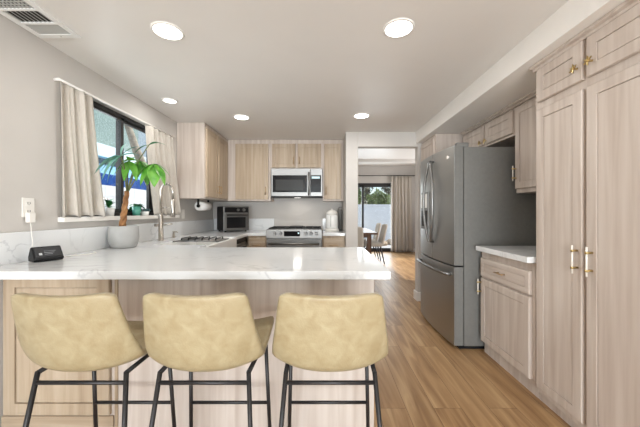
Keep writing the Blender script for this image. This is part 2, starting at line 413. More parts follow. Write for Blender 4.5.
# ------------------------------------------------------------------ cabinets
def shaker(x0, x1, z0, z1, name, mat, parent, y=0., t=.021, rail=.056, rec=.008):
    """framed door or drawer front: local front faces -y, back lies on y"""
    mb = MB(); b = mb.bm
    def ring(i, yy): return [b.verts.new(p) for p in ((x0+i, yy, z0+i), (x1-i, yy, z0+i), (x1-i, yy, z1-i), (x0+i, yy, z1-i))]
    R = [ring(0, y), ring(0, y-t+.004), ring(.004, y-t), ring(rail, y-t), ring(rail+.0005, y-t+rec), ring(rail+.0045, y-t+rec), ring(rail+.005, y-t+rec*.45)]
    b.faces.new(R[0])
    for A, B in zip(R[:-1], R[1:]):
        for k in range(4): b.faces.new((A[k], A[(k+1) % 4], B[(k+1) % 4], B[k]))
    b.faces.new(R[-1])
    bmesh.ops.recalc_face_normals(b, faces=b.faces[:])
    return mb.build(name, mat, parent)
def bar_pull(parent, x, y, z, L=.14, horiz=False, style='bright', out=.03):
    d = Vector((1, 0, 0)) if horiz else Vector((0, 0, 1))
    c0 = Vector((x, y-out, z)); mb = MB()
    if style == 'bright':
        o = MB().tube([c0-d*L/2, c0+d*L/2], .0046, 10).build('pull', 'acrylic', parent)
        for s in (-1, 1):
            q = c0+d*s*L*.3
            p = MB().tube([q+Vector((0, out, 0)), q+Vector((0, -.004, 0))], .0058, 10)
            p.tube([q-d*.006, q+d*.006], .0085, 12)
            p.build('pull_post', 'brass', o)
    else:
        mb.tube([c0-d*L/2, c0+d*L/2], .005, 8)
        for s in (-1, 1): mb.tube([c0+d*s*L*.36, c0+d*s*L*.36+Vector((0, out, 0))], .0045, 8)
        mb.build('pull', 'bronze_pull', parent)
def star_knob(parent, x, y, z, r=.025):
    mb = MB()
    pts = [(x+(r if k % 2 == 0 else r*.30)*math.sin(PI*k/6), z+(r if k % 2 == 0 else r*.30)*math.cos(PI*k/6)) for k in range(12)]
    mb.prism(pts, y-.028, y-.019, 'y')
    mb.tube([(x, y, z), (x, y-.02, z)], .006, 8); mb.tube([(x, y-.033, z), (x, y-.025, z)], .007, 10)
    mb.build('knob', 'brass', parent, .001)
def cabinet(name, label, loc, rz, wd, dp, z0, z1, mat, doors=(), drawers=(), crown=0, toe=0., group=None):
    """local: x 0..wd along the front, front face at y=0, back at y=dp"""
    t = thing(name, label, 'cabinet', loc, rz, group)
    b = MB().box(0, wd, 0, dp, z0+toe, z1)
    b.build('body', 'oak_pale' if 'wall_cabinet' in name else mat, t, .002)
    if toe: MB().box(0, wd, .022, dp, z0, z0+toe).build('toe_kick', mat, t, .002)
    if crown:
        MB().prism([(0, z1-.03), (-.018, z1-.03), (-.022, z1-.018), (-.04, z1-.012), (-.045, z1), (0, z1)], 0, wd, 'x').build('crown_moulding', mat, t)
    for d in doors:
        o = shaker(d[0], d[1], d[2], d[3], 'door', mat, t)
        if len(d) > 4:
            k = d[4]
            if k[0] == 'star': star_knob(o, k[1], -.02, k[2])
            else: bar_pull(o, k[1], -.02, k[2], k[3], style=k[0])
    for d in drawers:
        o = shaker(d[0], d[1], d[2], d[3], 'drawer', mat+'_h', t, rail=.04, rec=.006)
        bar_pull(o, (d[0]+d[1])/2, -.02, (d[2]+d[3])/2, d[4], True, d[5])
    return t

R90, RM90 = PI/2, -PI/2
# left wall cabinet (front faces +x; local x runs to +y)
cabinet('wall_cabinet', 'tall upper corner cabinet on the window wall with pale plain end panel', (-1.43, 3.50, 0), R90, YB-.002-3.50, .335, 1.37, H-.002, 'oak_honey',
        doors=[(.025, .40, 1.392, 2.232, ('plain', .37, 1.50, .11)), (.425, .80, 1.392, 2.232, ('plain', .455, 1.50, .11))])
# back wall cabinets (front faces -y)
FY = 4.34
cabinet('wall_cabinet', 'upper cabinet with one wide door left of the microwave', (-1.428, FY, 0), 0, .645, YB-.002-FY, 1.37, H-.002, 'oak_honey',
        doors=[(.12, .613, 1.392, 2.222, ('plain', .575, 1.52, .12))])
cabinet('wall_cabinet', 'short two-door upper cabinet above the microwave', (-.782, FY, 0), 0, .777, YB-.002-FY, 1.848, H-.002, 'oak_honey',
        doors=[(.02, .373, 1.866, 2.222, ('plain', .345, 1.97, .11)), (.403, .752, 1.866, 2.222, ('plain', .43, 1.97, .11))])
cabinet('wall_cabinet', 'narrow single-door upper cabinet right of the microwave', (-.004, FY, 0), 0, .311, YB-.002-FY, 1.37, H-.002, 'oak_honey',
        doors=[(.022, .276, 1.392, 2.222, ('plain', .05, 1.52, .12))])
BF = 4.00
cabinet('base_cabinet', 'wooden base cabinet with drawer left of the range', (-1.05, BF+.03, 0), 0, .268, YB-.004-BF-.03, 0, .873, 'oak_honey',
        doors=[(.02, .25, .12, .63, ('plain', .225, .52, .12))], drawers=[(.02, .25, .66, .835, .10, 'plain')], toe=.1)
cabinet('base_cabinet', 'wooden base cabinet with drawer right of the range', (-.008, BF+.03, 0), 0, .314, YB-.004-BF-.03, 0, .873, 'oak_honey',
        doors=[(.02, .29, .12, .63, ('plain', .05, .52, .12))], drawers=[(.02, .29, .66, .835, .12, 'plain')], toe=.1)
# left run below the sink
cabinet('base_cabinet', 'wooden base cabinet under the white sink', (-1.075, 2.5, 0), R90, .95, .685, 0, .64, 'oak_honey',
        doors=[(.03, .46, .12, .61), (.49, .92, .12, .61)], toe=.1)
cabinet('base_cabinet', 'wooden corner base cabinet behind the dishwasher', (-1.45, 4.04, 0), R90, .62, .31, 0, .873, 'oak_honey', toe=.1)
dw = thing('dishwasher', 'dishwasher with black control strip beside the sink', 'dishwasher', (-1.065, 3.46, 0), R90)
MB().box(0, .575, .03, .68, .0, .87).build('body', 'black', dw, .003)
MB().box(.004, .571, 0, .03, .1, .80).build('door', 'steel', dw, .004)
MB().box(.004, .571, .0, .03, .805, .868).build('control_panel', 'black', dw, .003)
MB().tube([(.06, -.03, .765), (.515, -.03, .765)], .009).tube([(.08, -.03, .765), (.08, 0, .765)], .007).tube([(.495, -.03, .765), (.495, 0, .765)], .007).build('handle', 'steel', dw)

# right side (fronts face -x; local x runs to -y)
PX = 1.37
pant = cabinet('pantry_cabinet', 'tall whitewashed pantry cabinet with brass pulls in the right foreground', (PX, 1.865, 0), RM90, .79, XR-.004-PX, 0, 2.131, 'oak_pale',
        doors=[(.03, .352, .10, 1.845, ('bright', .328, .955, .15)), (.378, .72, .10, 1.845, ('bright', .412, .955, .15)),
               (.03, .352, 1.895, 2.10, ('star', .325, 1.965)), (.378, .72, 1.895, 2.10, ('star', .41, 1.965))], crown=1, toe=.06)
cabinet('base_cabinet', 'whitewashed base cabinet with one drawer between fridge and pantry', (PX, 2.50, 0), RM90, .63, XR-.004-PX, 0, .872, 'oak_pale',
        doors=[(.015, .60, .11, .645, ('bright', .03, .57, .13))], drawers=[(.015, .60, .662, .815, .10, 'plain')], toe=.1)
UX = 1.65
cabinet('wall_cabinet', 'whitewashed upper cabinet beside the pantry, above the small counter', (UX, 2.475, 0), RM90, .605, XR-.004-UX, 1.365, 2.131, 'oak_pale',
        doors=[(.012, .30, 1.40, 2.085, ('bright', .03, 1.53, .13)), (.31, .59, 1.40, 2.085)], crown=1)
cabinet('wall_cabinet', 'short whitewashed two-door cabinet above the fridge', (UX, 3.40, 0), RM90, .92, XR-.004-UX, 1.865, 2.131, 'oak_pale',
        doors=[(.02, .445, 1.885, 2.085, ('star', .41, 1.915)), (.475, .90, 1.885, 2.085, ('star', .505, 1.915))], crown=1)
cabinet('tall_cabinet', 'tall whitewashed cabinet between fridge and doorway', (1.335, 3.925, 0), RM90, .50, XR-.004-1.335, 0, 2.131, 'oak_pale',
        doors=[(.03, .47, 1.80, 2.09), (.03, .47, .10, 1.77)], toe=.06)

# ------------------------------------------------------------------ peninsula and counters
pen = thing('peninsula_cabinet', 'wooden peninsula base with a framed panel behind the leftmost stool', 'cabinet', (0, 0, 0))
MB().box(XL+.004, .282, 1.60, 2.32, .0, .873).build('body', 'oak_pale', pen, .003)
shaker(-1.745, -1.165, .095, .86, 'panel_door', 'oak_honey', pen, y=1.60, t=.022, rail=.066, rec=.012)
MB().box(-1.145, -1.128, 1.592, 1.60, 0, .873).build('stile', 'oak_honey', pen, .002)
MB().box(XL+.004, -1.15, 1.588, 1.60, 0, .085).build('bottom_rail', 'oak_honey_h', pen, .002)

CT, CB = .915, .875
tag(MB().prism([(XL+.002, 1.413), (.33, 1.413), (.33, 2.38), (-1.03, 2.38), (-1.03, 2.56), (-1.50, 2.56), (-1.50, 3.40), (-1.03, 3.40), (-1.03, BF), (-.784, BF), (-.784, YB-.002), (XL+.002, YB-.002)], CB, CT).build('countertop', 'marble', None, .003), 'white quartz countertop wrapping the peninsula and the sink wall', 'countertop')
tag(MB().box(XL+.002, XL+.022, 1.44, YB-.002, CT, 1.09).build('backsplash', 'marble', None, .002), 'white quartz backsplash strip under the kitchen window', 'backsplash')
tag(MB().box(XL+.022, -.784, YB-.022, YB-.002, CT, 1.10).build('backsplash', 'marble', None, .002), 'white quartz backsplash strip behind the toaster oven', 'backsplash')
tag(MB().box(-.006, .307, BF, YB-.002, CB, CT).build('countertop', 'marble', None, .003), 'small white quartz counter right of the range', 'countertop')
tag(MB().box(-.006, .307, YB-.022, YB-.002, CT, 1.10).build('backsplash', 'marble', None, .002), 'white quartz backsplash strip behind the kettle', 'backsplash')
tag(MB().box(1.315, XR-.004, 1.868, 2.50, CB, CT).build('countertop', 'marble', None, .003), 'small white counter between the fridge and the pantry', 'countertop')

sk = thing('sink', 'white apron-front sink set in the counter by the window', 'sink', (0, 0, 0))
sb = MB()
sb.box(-1.495, -1.01, 2.565, 2.585, .655, .905); sb.box(-1.495, -1.01, 3.375, 3.395, .655, .905)
sb.box(-1.495, -1.475, 2.585, 3.375, .655, .905); sb.box(-1.04, -1.01, 2.585, 3.375, .655, .905)
sb.box(-1.475, -1.04, 2.585, 3.375, .655, .675)
sb.build('basin', 'white_ceramic', sk, .004)
MB().lathe([(0, .6755), (.045, .6755), (.045, .679), (.03, .680), (0, .677)], (-1.27, 2.98, 0)).build('drain', 'steel', sk)
rk = thing('dish_rack', 'dark wire dish rack lying across the sink', 'dish rack', (-1.27, 3.05, .9055))
r_ = MB()
for i in range(11):
    y = -.16+.032*i
    r_.tube([(-.225, y, .006), (.225, y, .006)], .005, 8)
r_.build('rods', 'steel', rk)
for x in (-.225, .205): MB().box(x, x+.02, -.17, .17, .0, .004).build('end_strip', 'black', rk)
r2 = MB()
for i in range(6): r2.tube([(-.17+.07*i, -.1, .011), (-.17+.07*i, -.1, .03), (-.17+.07*i, .1, .03), (-.17+.07*i, .1, .011)], .006, 8)
r2.build('plate_divider', 'black', rk)

fa = thing('faucet', 'tall brushed nickel spring-neck faucet behind the sink', 'faucet', (-1.655, 2.96, CT))
MB().lathe([(0, 0), (.03, 0), (.03, .006), (.024, .012), (.022, .25), (.018, .262), (.012, .268), (0, .268)]).build('body', 'nickel', fa)
arc = [(0, 0, .26), (0, 0, .50)] + [(.062-.062*math.cos(a), 0, .50+.075*math.sin(a)) for a in [PI*k/12 for k in range(1, 13)]] + [(.124, 0, .42)]
MB().tube(arc, .0115, 12).build('spout', 'nickel', fa)
MB().tube([(.124, 0, .42), (.124, 0, .40), (.124, 0, .30), (.124, 0, .235)], [.012, .017, .019, .022], 14).build('spray_head', 'nickel', fa)
MB().tube([(.012, 0, .33), (.06, 0, .338), (.108, 0, .33)], .006, 8).build('docking_arm', 'nickel', fa)
MB().tube([(.02, 0, .16), (.05, 0, .16), (.115, 0, .168)], [.011, .009, .007], 10).build('lever', 'nickel', fa)
MB().tube([(-.016, 0, .155), (-.062, 0, .155)], [.013, .016], 12).build('side_knob', 'nickel', fa)
sp = thing('soap_dispenser', 'small nickel soap pump on the counter right of the faucet', 'soap dispenser', (-1.685, 3.27, CT))
MB().lathe([(0, 0), (.02, 0), (.02, .006), (.013, .012), (.012, .05), (.007, .054), (.007, .07), (0, .07)]).build('body', 'nickel', sp)
MB().tube([(-.01, 0, .066), (.04, 0, .066), (.048, 0, .058)], .006, 8).build('nozzle', 'nickel', sp)

# ------------------------------------------------------------------ fridge
FR = thing('refrigerator', 'dark stainless french-door refrigerator between the cabinets on the right', 'refrigerator', (0, 0, 0))
FY0, FY1, FM = 2.535, 3.41, 2.965
MB().box(1.235, 1.96, FY0, FY1, .03, 1.775).build('body', 'fridge_side', FR, .006)
def fdoor(y0, y1, z0, z1, name, curve=.03):
    """door slab whose front bulges gently along y"""
    n = 12; yc = (FY0+FY1)/2; hw = (FY1-FY0)/2
    front = []
    for k in range(n+1):
        y = y0+(y1-y0)*k/n; u = (y-yc)/hw
        front.append((1.118+curve*u*u, y))
    pts = front + [(1.228, y1), (1.228, y0)]
    o = MB().prism(pts, z0, z1).build(name, 'fridge', FR, .003)
    o.data.materials.append(M['fridge_side'])
    for p in o.data.polygons:
        if abs(p.normal.y) > .9: p.material_index = 1
    return o
d1 = fdoor(FY0, FM-.003, .735, 1.79, 'door'); d2 = fdoor(FM+.003, FY1, .735, 1.79, 'door'); d3 = fdoor(FY0, FY1, .035, .722, 'freezer_drawer')
for s, d in ((-1, d1), (1, d2)):
    pts = []
    for k in range(15):
        u = k/14; b_ = math.sin(PI*u)
        pts.append((1.100-.012-.018*b_, FM+s*(.03+.095*b_), .905+.81*u))
    pts = [(1.125, pts[0][1], pts[0][2])] + pts + [(1.125, pts[-1][1], pts[-1][2])]
    MB().tube(pts, .013, 10).build('handle', 'steel', d)
pts = [(1.145, FY0+.06, .652)] + [(1.125-.045*math.sin(PI*(.12+.76*k/12))-.01, FY0+.06+(FY1-FY0-.12)*k/12, .652) for k in range(13)] + [(1.145, FY1-.06, .652)]
MB().tube(pts, .015, 10).build('handle', 'steel', d3)
MB().box(1.112, 1.145, 3.08, 3.29, 1.02, 1.42).build('dispenser_frame', 'steel', d2, .003)
MB().box(1.108, 1.13, 3.10, 3.27, 1.05, 1.22).build('dispenser_recess', 'dark', d2, .002)
MB().box(1.108, 1.13, 3.10, 3.27, 1.25, 1.40).build('dispenser_display', 'white_plastic', d2, .002)
MB().tube([(1.14, 2.64, 1.70), (1.125, 2.64, 1.70)], .016, 16).build('badge', 'acrylic', d1)
MB().box(1.175, 1.28, FY0+.01, FY0+.06, 1.775, 1.815).build('hinge_cover', 'fridge_side', FR, .006)
MB().box(1.175, 1.28, FY1-.06, FY1-.01, 1.775, 1.815).build('hinge_cover', 'fridge_side', FR, .006)
MB().box(1.20, 1.95, FY0+.02, FY1-.02, .0, .03).build('base_grille', 'black', FR)

# ------------------------------------------------------------------ range and microwave
RX0, RX1 = -.779, -.013
ra = thing('range', 'stainless slide-in gas range in the middle of the back wall', 'stove', (0, 0, 0))
RF = 3.97
MB().box(RX0, RX1, RF+.04, YB-.03, .02, .905).build('body', 'steel', ra, .004)
MB().box(RX0+.002, RX1-.002, RF+.02, YB-.03, .905, .945).build('cooktop', 'black', ra, .006)
pnl = MB().prism([(RF+.04, .845), (RF-.005, .845), (RF+.012, .965), (RF+.06, .972), (RF+.06, .90)], RX0, RX1, 'x').build('control_panel', 'steel', ra, .004)
def on_panel(x, z): return Vector((x, RF-.005+.017*(z-.845)/.12, z))
for x in (-.665, -.585, -.235, -.165, -.09):
    p = on_panel(x, .91); k = MB().tube([p, p+Vector((0, -.012, 0)), p+Vector((0, -.034, 0))], [.026, .022, .019], 16)
    k.box(x-.004, x+.004, p.y-.040, p.y-.03, .892, .928)
    k.build('control_knob', 'steel', ra, .001)
p = on_panel(-.43, .907)
MB().box(-.535, -.315, p.y-.006, p.y+.012, .872, .942).build('display', 'dark_glass', pnl, .002)
MB().box(-.345, -.325, p.y-.008, p.y-.004, .905, .925).build('display_light', 'display', pnl)
od = MB().box(RX0+.004, RX1-.004, RF, RF+.042, .22, .825).build('oven_door', 'steel', ra, .004)
MB().box(RX0+.12, RX1-.12, RF-.004, RF+.004, .36, .70).build('oven_window', 'dark_glass', od, .003)
MB().tube([(RX0+.04, RF-.055, .775), (RX1-.04, RF-.055, .775)], .014, 12).tube([(RX0+.07, RF-.055, .775), (RX0+.07, RF, .775)], .009, 8).tube([(RX1-.07, RF-.055, .775), (RX1-.07, RF, .775)], .009, 8).build('door_handle', 'steel', od)
MB().box(RX0+.004, RX1-.004, RF, RF+.042, .06, .205).build('storage_drawer', 'steel', ra, .004)
for x0, x1 in ((-.765, -.53), (-.52, -.275), (-.265, -.03)):
    g = MB()
    for yy in (4.07, 4.22, 4.36, 4.50): g.box(x0, x1, yy, yy+.014, .966, .984)
    for k in range(3):
        xx = x0+.004+(x1-x0-.022)*k/2; g.box(xx, xx+.014, 4.06, 4.52, .966, .984)
        g.box(xx, xx+.014, 4.06, 4.075, .944, .97); g.box(xx, xx+.014, 4.505, 4.52, .944, .97)
    g.build('grate', 'iron', ra, .002)
    for yy in (4.17, 4.42):
        MB().lathe([(0, .945), (.045, .945), (.045, .955), (.03, .960), (0, .961)], ((x0+x1)/2, yy, 0), 18).build('burner', 'iron', ra)
MB().box(-.49, -.30, 4.13, 4.40, .985, .997).build('griddle_plate', 'iron', ra, .004)

mw = thing('microwave', 'stainless over-the-range microwave under the short upper cabinet', 'microwave', (0, 0, 0))
MX0, MX1, MY, MZ0, MZ1 = -.763, -.008, 4.265, 1.425, 1.846
MB().box(MX0, MX1, MY+.03, YB-.006, MZ0+.01, MZ1).build('body', 'steel', mw, .004)
MB().box(MX0, MX1, MY+.01, YB-.1, MZ0-.004, MZ0+.012).build('bottom_vent', 'black', mw)
MB().box(-.43, -.34, MY+.10, MY+.15, MZ0-.006, MZ0-.003).build('added_fill_lens', 'lamp_dim', mw)  # lens of the added back-wall fill
hd = bpy.data.lights.new('lamp_light', 'AREA'); hd.size = .12; hd.energy = .55; hd.color = (1, .95, .88)  # lamp added to brighten the back wall under the cabinets
ho = bpy.data.objects.new('lamp_light', hd); COL.objects.link(ho); ho.parent = mw; ho.location = (-.385, MY+.125, MZ0-.012)
md = MB().box(MX0, -.188, MY, MY+.03, MZ0+.012, MZ1).build('door', 'steel', mw, .004)
MB().box(MX0+.022, -.235, MY-.004, MY+.004, MZ0+.07, MZ1-.10).build('door_glass', 'dark_glass', md, .004)
MB().box(MX0+.065, -.29, MY-.006, MY-.002, MZ0+.095, MZ1-.165).build('window_mesh', 'grey_glass', md, .003)
MB().tube([(-.208, MY-.012, MZ0+.03), (-.208, MY-.042, MZ0+.06), (-.208, MY-.048, (MZ0+MZ1)/2), (-.208, MY-.042, MZ1-.09), (-.208, MY-.012, MZ1-.06)], .012, 10).build('door_handle', 'steel', md)
mp_ = MB().box(-.185, MX1, MY, MY+.03, MZ0+.012, MZ1).build('control_panel', 'steel', mw, .004)
MB().box(-.180, MX1-.02, MY-.004, MY+.004, MZ0+.07, MZ1-.10).build('keypad', 'dark_glass', mp_, .003)
MB().box(-.165, MX1-.04, MY-.006, MY-.003, MZ1-.15, MZ1-.12).build('clock_display', 'display', mp_)

# ------------------------------------------------------------------ things on the back counters
to = thing('toaster_oven', 'black and steel toaster oven in the back left corner of the counter', 'toaster oven', (-1.365, 4.37, CT), math.radians(35))
MB().box(-.185, .185, -.165, .165, .018, .372).build('body', 'black', to, .012)
tf = MB().box(-.188, .188, -.19, -.17, .02, .372).build('front', 'oven_steel', to, .006)
MB().box(-.172, .172, -.196, -.186, .285, .358).build('control_panel', 'dark_glass', to, .003)
for x, r in ((.02, .02), (.105, .024)):
    MB().tube([(x, -.192, .321), (x, -.216, .321)], [r, r*.86], 18).build('dial', 'oven_steel', to)
td = MB().box(-.172, .165, -.20, -.188, .03, .268).build('door', 'oven_steel', to, .003)
MB().box(-.145, .13, -.206, -.197, .06, .215).build('door_window', 'dark_glass', td, .002)
MB().tube([(-.15, -.235, .247), (.15, -.235, .247)], .009, 10).tube([(-.14, -.235, .247), (-.14, -.2, .247)], .006, 8).tube([(.14, -.235, .247), (.14, -.2, .247)], .006, 8).build('door_handle', 'black', td)
for x in (-.15, .15):
    for y in (-.15, .14): MB().lathe([(0, 0), (.014, 0), (.016, .02), (0, .02)], (x, y, 0), 12).build('foot', 'black', to)

kt = thing('kettle', 'clear and white electric kettle with domed lid right of the range', 'kettle', (.135, 4.40, CT))
MB().lathe([(0, 0), (.105, 0), (.105, .03), (.088, .045), (0, .045)]).build('base', 'white_plastic', kt)
MB().lathe([(.084, .046), (.092, .06), (.092, .22), (.086, .25), (.084, .25), (.088, .22), (.088, .062), (.08, .05)]).build('body', 'white_ceramic', kt)
MB().lathe([(0, .25), (.090, .25), (.088, .275), (.066, .305), (.03, .322), (.014, .326), (.014, .340), (0, .342)]).build('lid', 'white_plastic', kt)
MB().tube([(-.02, -.0935, .07), (-.02, -.0955, .15), (-.02, -.0935, .235)], .005, 8).build('level_strip', 'vent_grey', kt)
bt = thing('flask', 'dark grey flask with hooked handle beside the white kettle', 'bottle', (.268, 4.50, CT))
MB().lathe([(0, 0), (.034, 0), (.034, .30), (.028, .325), (.018, .33), (0, .33)]).build('body', 'fridge_side', bt)
MB().tube([(-.03, 0, .27), (-.036, 0, .32), (-.02, 0, .36), (.03, 0, .365)], .008, 8).build('handle', 'steel', bt)

pt = thing('paper_towel_holder', 'white paper towel roll hung under the corner upper cabinet', 'paper towel', (-1.575, 3.68, 1.282))
MB().lathe([(.022, 0), (.056, 0), (.056, .28), (.022, .28), (.022, 0)], mtx=Matrix.Rotation(-PI/2, 4, 'X'), seg=28).build('towel_roll', 'paper', pt)
h = MB().tube([(0, -.025, 0), (0, .305, 0)], .010, 10)
h.tube([(0, -.025, 0), (0, -.008, 0)], .021, 16)
h.box(-.012, .012, .296, .304, 0, .086); h.box(-.012, .012, -.024, -.016, 0, .086)
h.build('holder', 'black', pt)

# ------------------------------------------------------------------ stools
def make_stool(label, loc, rz):
    st = thing('bar_stool', label, 'bar stool', loc, rz, 'tan bar stools along the peninsula')
    prof = [(.205, .622, .195), (.192, .646, .212), (.12, .643, .220), (.02, .628, .222), (-.08, .612, .222), (-.145, .610, .224), (-.190, .630, .226), (-.213, .680, .222),
            (-.228, .745, .212), (-.243, .822, .200), (-.254, .888, .190), (-.257, .912, .183)]
    def fn(u, v):
        t = v*(len(prof)-1); i = min(int(t), len(prof)-2); f = t-i
        # smooth interpolation between the stations
        def cat(k):
            p0, p1, p2, p3 = prof[max(i-1, 0)][k], prof[i][k], prof[i+1][k], prof[min(i+2, len(prof)-1)][k]
            return .5*((2*p1)+(-p0+p2)*f+(2*p0-5*p1+4*p2-p3)*f*f+(-p0+3*p1-3*p2+p3)*f**3)
        y, z, hw = cat(0), cat(1), cat(2); s = u*2-1; a = abs(s)
        seatness = max(0, min(1, (y+.20)/.14)); backness = max(0, min(1, (z-.655)/.16))
        up = (.030*a**2.2*seatness + .034*a**2.6*math.exp(-((y+.16)/.07)**2))*(1-backness)
        fwd = a**2.2*(1-seatness)*(.032+.036*(1-min(1, max(0, (z-.66)/.25))))
        tip = max(0, (v-.9)/.1)
        z2 = z+up+.010*a*a*tip - .014*tip*max(0, a-.88)/.12
        return (s*hw, y+fwd, z2)
    MB().grid(fn, 14, 26).build('seat_shell', 'leather', st, solid=.030, sub=1)
    r = .0090
    tops = {}
    for sx in (-1, 1):
        MB().tube([(sx*.180, .130, .592), (sx*.198, .175, .0)], r, 10).build('leg', 'black_metal', st)
        MB().tube([(sx*.170, -.150, .592), (sx*.215, -.250, .0)], r, 10).build('leg', 'black_metal', st)
        MB().tube([(sx*.170, -.150, .588), (sx*.174, -.02, .590), (sx*.180, .132, .592)], r, 10).build('seat_support', 'black_metal', st)
    MB().tube([(-.173, -.157, .553), (.173, -.157, .553)], .0078, 10).build('stretcher', 'black_metal', st)
    MB().tube([(-.190, .156, .272), (.190, .156, .272)], .0078, 10).build('footrest', 'black_metal', st)
    return st
s1 = make_stool('tan leatherette bar stool at the right end of the peninsula', (.028, 1.265, 0), 0)
copy_tree(s1, (-.456, 1.265, 0), 0, 'middle tan leatherette bar stool of the three at the peninsula')
copy_tree(s1, (-.926, 1.265, 0), 0, 'tan leatherette bar stool nearest the window wall, leftmost of three')

# ------------------------------------------------------------------ smart display, outlet, adapter
sd = thing('smart_display', 'small black wedge-shaped smart display on the counter below the outlet', 'smart display', (-1.64, 1.72, CT), math.radians(62))
MB().prism([(-.036, .003), (-.046, .014), (-.044, .022), (.004, .086), (.016, .086), (.046, .030), (.044, .008), (.038, .003)], -.068, .068, 'x').build('body', 'black', sd, .007)
tilt = Matrix.Translation((0, -.022, .053)) @ Matrix.Rotation(-math.atan2(.048, .064), 4, 'X')
s_ = MB().box(-.060, .060, -.003, .003, -.031, .031, tilt).build('screen', 'screen', sd, .001)
MB().box(-.043, -.030, -.0055, -.0028, -.018, -.005, tilt).build('screen_icon', 'screen_pale', s_)
for k in range(3): MB().box(-.018, .018+.008*k, -.0055, -.0028, -.017+.011*k, -.013+.011*k, tilt).build('screen_image', 'screen_line', s_)
ou = thing('wall_outlet', 'white wall outlet with a plugged-in adapter above the smart display', 'outlet', (XL, 1.735, 1.232), R90)
MB().box(-.036, .036, -.006, 0, -.058, .058).build('plate', 'white_plastic', ou, .002)
for z in (-.024, .024):
    r0 = MB().box(-.016, .016, -.008, -.005, z-.014, z+.014).build('receptacle', 'white_plastic', ou, .002)
    MB().box(-.008, -.005, -.0088, -.0075, z-.004, z+.008).box(.005, .008, -.0088, -.0075, z-.004, z+.008).box(-.002, .002, -.0088, -.0075, z-.010, z-.006).build('slot', 'dark', r0)
ad = thing('power_adapter', 'pale plug-in adapter hanging below the outlet plate on the left wall', 'adapter', (XL+.0075, 1.732, 1.176), R90)
MB().box(-.020, .020, -.026, 0, -.034, .026).build('body', 'white_plastic', ad, .004)
pts = [Vector((XL+.02, 1.732, 1.146)), Vector((XL+.024, 1.732, 1.10)), Vector((XL+.045, 1.72, 1.02)), Vector((XL+.04, 1.71, .945)), Vector((XL+.05, 1.706, .935))]
tag(MB().tube(pts, .0022, 6).build('cord', 'white_plastic'), 'thin white cord from the adapter down to the smart display', 'cord')
cpts = [(-1.67, 1.83, .918), (-1.645, 1.93, .918), (-1.60, 1.98, .918), (-1.61, 2.06, .918), (-1.66, 2.10, .918)]
tag(MB().tube(cpts, .0022, 6).build('cord', 'white_plastic'), 'loose thin white cord lying on the counter right of the smart display', 'cord')
o2 = thing('wall_outlet', 'white wall outlet under the corner upper cabinet beside the paper towels', 'outlet', (XL, 3.66, 1.18), R90)
MB().box(-.036, .036, -.006, 0, -.058, .058).build('plate', 'white_plastic', o2, .002)
MB().box(-.017, .017, -.008, -.005, -.034, .034).build('receptacle', 'white_plastic', o2, .002)

# ------------------------------------------------------------------ ceiling vent and recessed lights
ve = thing('ceiling_vent', 'white rectangular ceiling vent with slats in the upper left corner', 'vent', (0, 0, H))
VX0, VX1, VY0, VY1 = -1.745, -1.490, 1.33, 1.79
f = MB(); f.box(VX0, VX1, VY0, VY0+.03, -.012, -.0005); f.box(VX0, VX1, VY1-.035, VY1, -.012, -.0005); f.box(VX0, VX0+.03, VY0+.03, VY1-.035, -.012, -.0005); f.box(VX1-.03, VX1, VY0+.03, VY1-.035, -.012, -.0005)
for y in (1.542, 1.655): f.box(VX0+.03, VX1-.03, y-.007, y+.007, -.012, -.0005)
f.build('frame', 'vent_white', ve)
MB().box(VX0+.02, VX1-.02, VY0+.025, VY1-.03, -.003, -.001).build('duct', 'dark', ve)
a = MB()
for i in range(8): 
    y = 1.668+.0125*i; a.prism([(y, -.004), (y+.013, -.009), (y+.0145, -.008), (y+.0015, -.003)], VX0+.03, VX1-.03, 'x')
a.build('louver', 'vent_grey', ve)
a = MB()
for i in range(8):
    x = VX0+.034+.0245*i; a.prism([(x, -.004), (x+.014, -.011), (x+.016, -.010), (x+.002, -.003)], 1.549, 1.648, 'y')
a.build('louver', 'vent_grey', ve)
a = MB()
for i in range(10): a.box(VX0+.03+.02*i, VX0+.038+.02*i, VY0+.03, 1.535, -.008, -.004)
for i in range(9): a.box(VX0+.03, VX1-.03, VY0+.035+.02*i, VY0+.041+.02*i, -.007, -.003)
a.build('louver', 'vent_grey', ve)
MB().tube([(-1.60, 1.772, -.010), (-1.60, 1.772, -.0145)], .004, 8).build('screw', 'vent_grey', ve)

def downlight(x, y, label, power, lens='lamp', r=.078):
    t = thing('recessed_light', label, 'ceiling light', (x, y, H), 0, None)
    MB().lathe([(r, -.001), (r+.014, -.001), (r+.014, -.004), (r, -.008), (r, -.001)], seg=32).build('trim_ring', 'white_paint', t)
    MB().lathe([(0, -.002), (r, -.002), (r, -.006), (0, -.006)], seg=32).build('lens', lens, t)
    d = bpy.data.lights.new('lamp_light', 'AREA'); d.shape = 'DISK'; d.size = 2*r; d.energy = power; d.color = (1, .98, .95)
    o = bpy.data.objects.new('lamp_light', d); COL.objects.link(o); o.parent = t; o.location = (0, 0, -.012)
LP = 2.8
downlight(-.93, 1.738, 'round recessed ceiling light nearest the ceiling vent', LP)
downlight(.446, 1.71, 'round recessed ceiling light above the right end of the peninsula', LP)
downlight(-.93, 3.31, 'round recessed ceiling light in front of the corner upper cabinet', LP*1.3)
downlight(.433, 3.26, 'round recessed ceiling light before the doorway column', LP*1.3)
downlight(-1.49, 2.82, 'faint round recessed ceiling light over the sink by the window', .8, 'lamp_dim', .06)

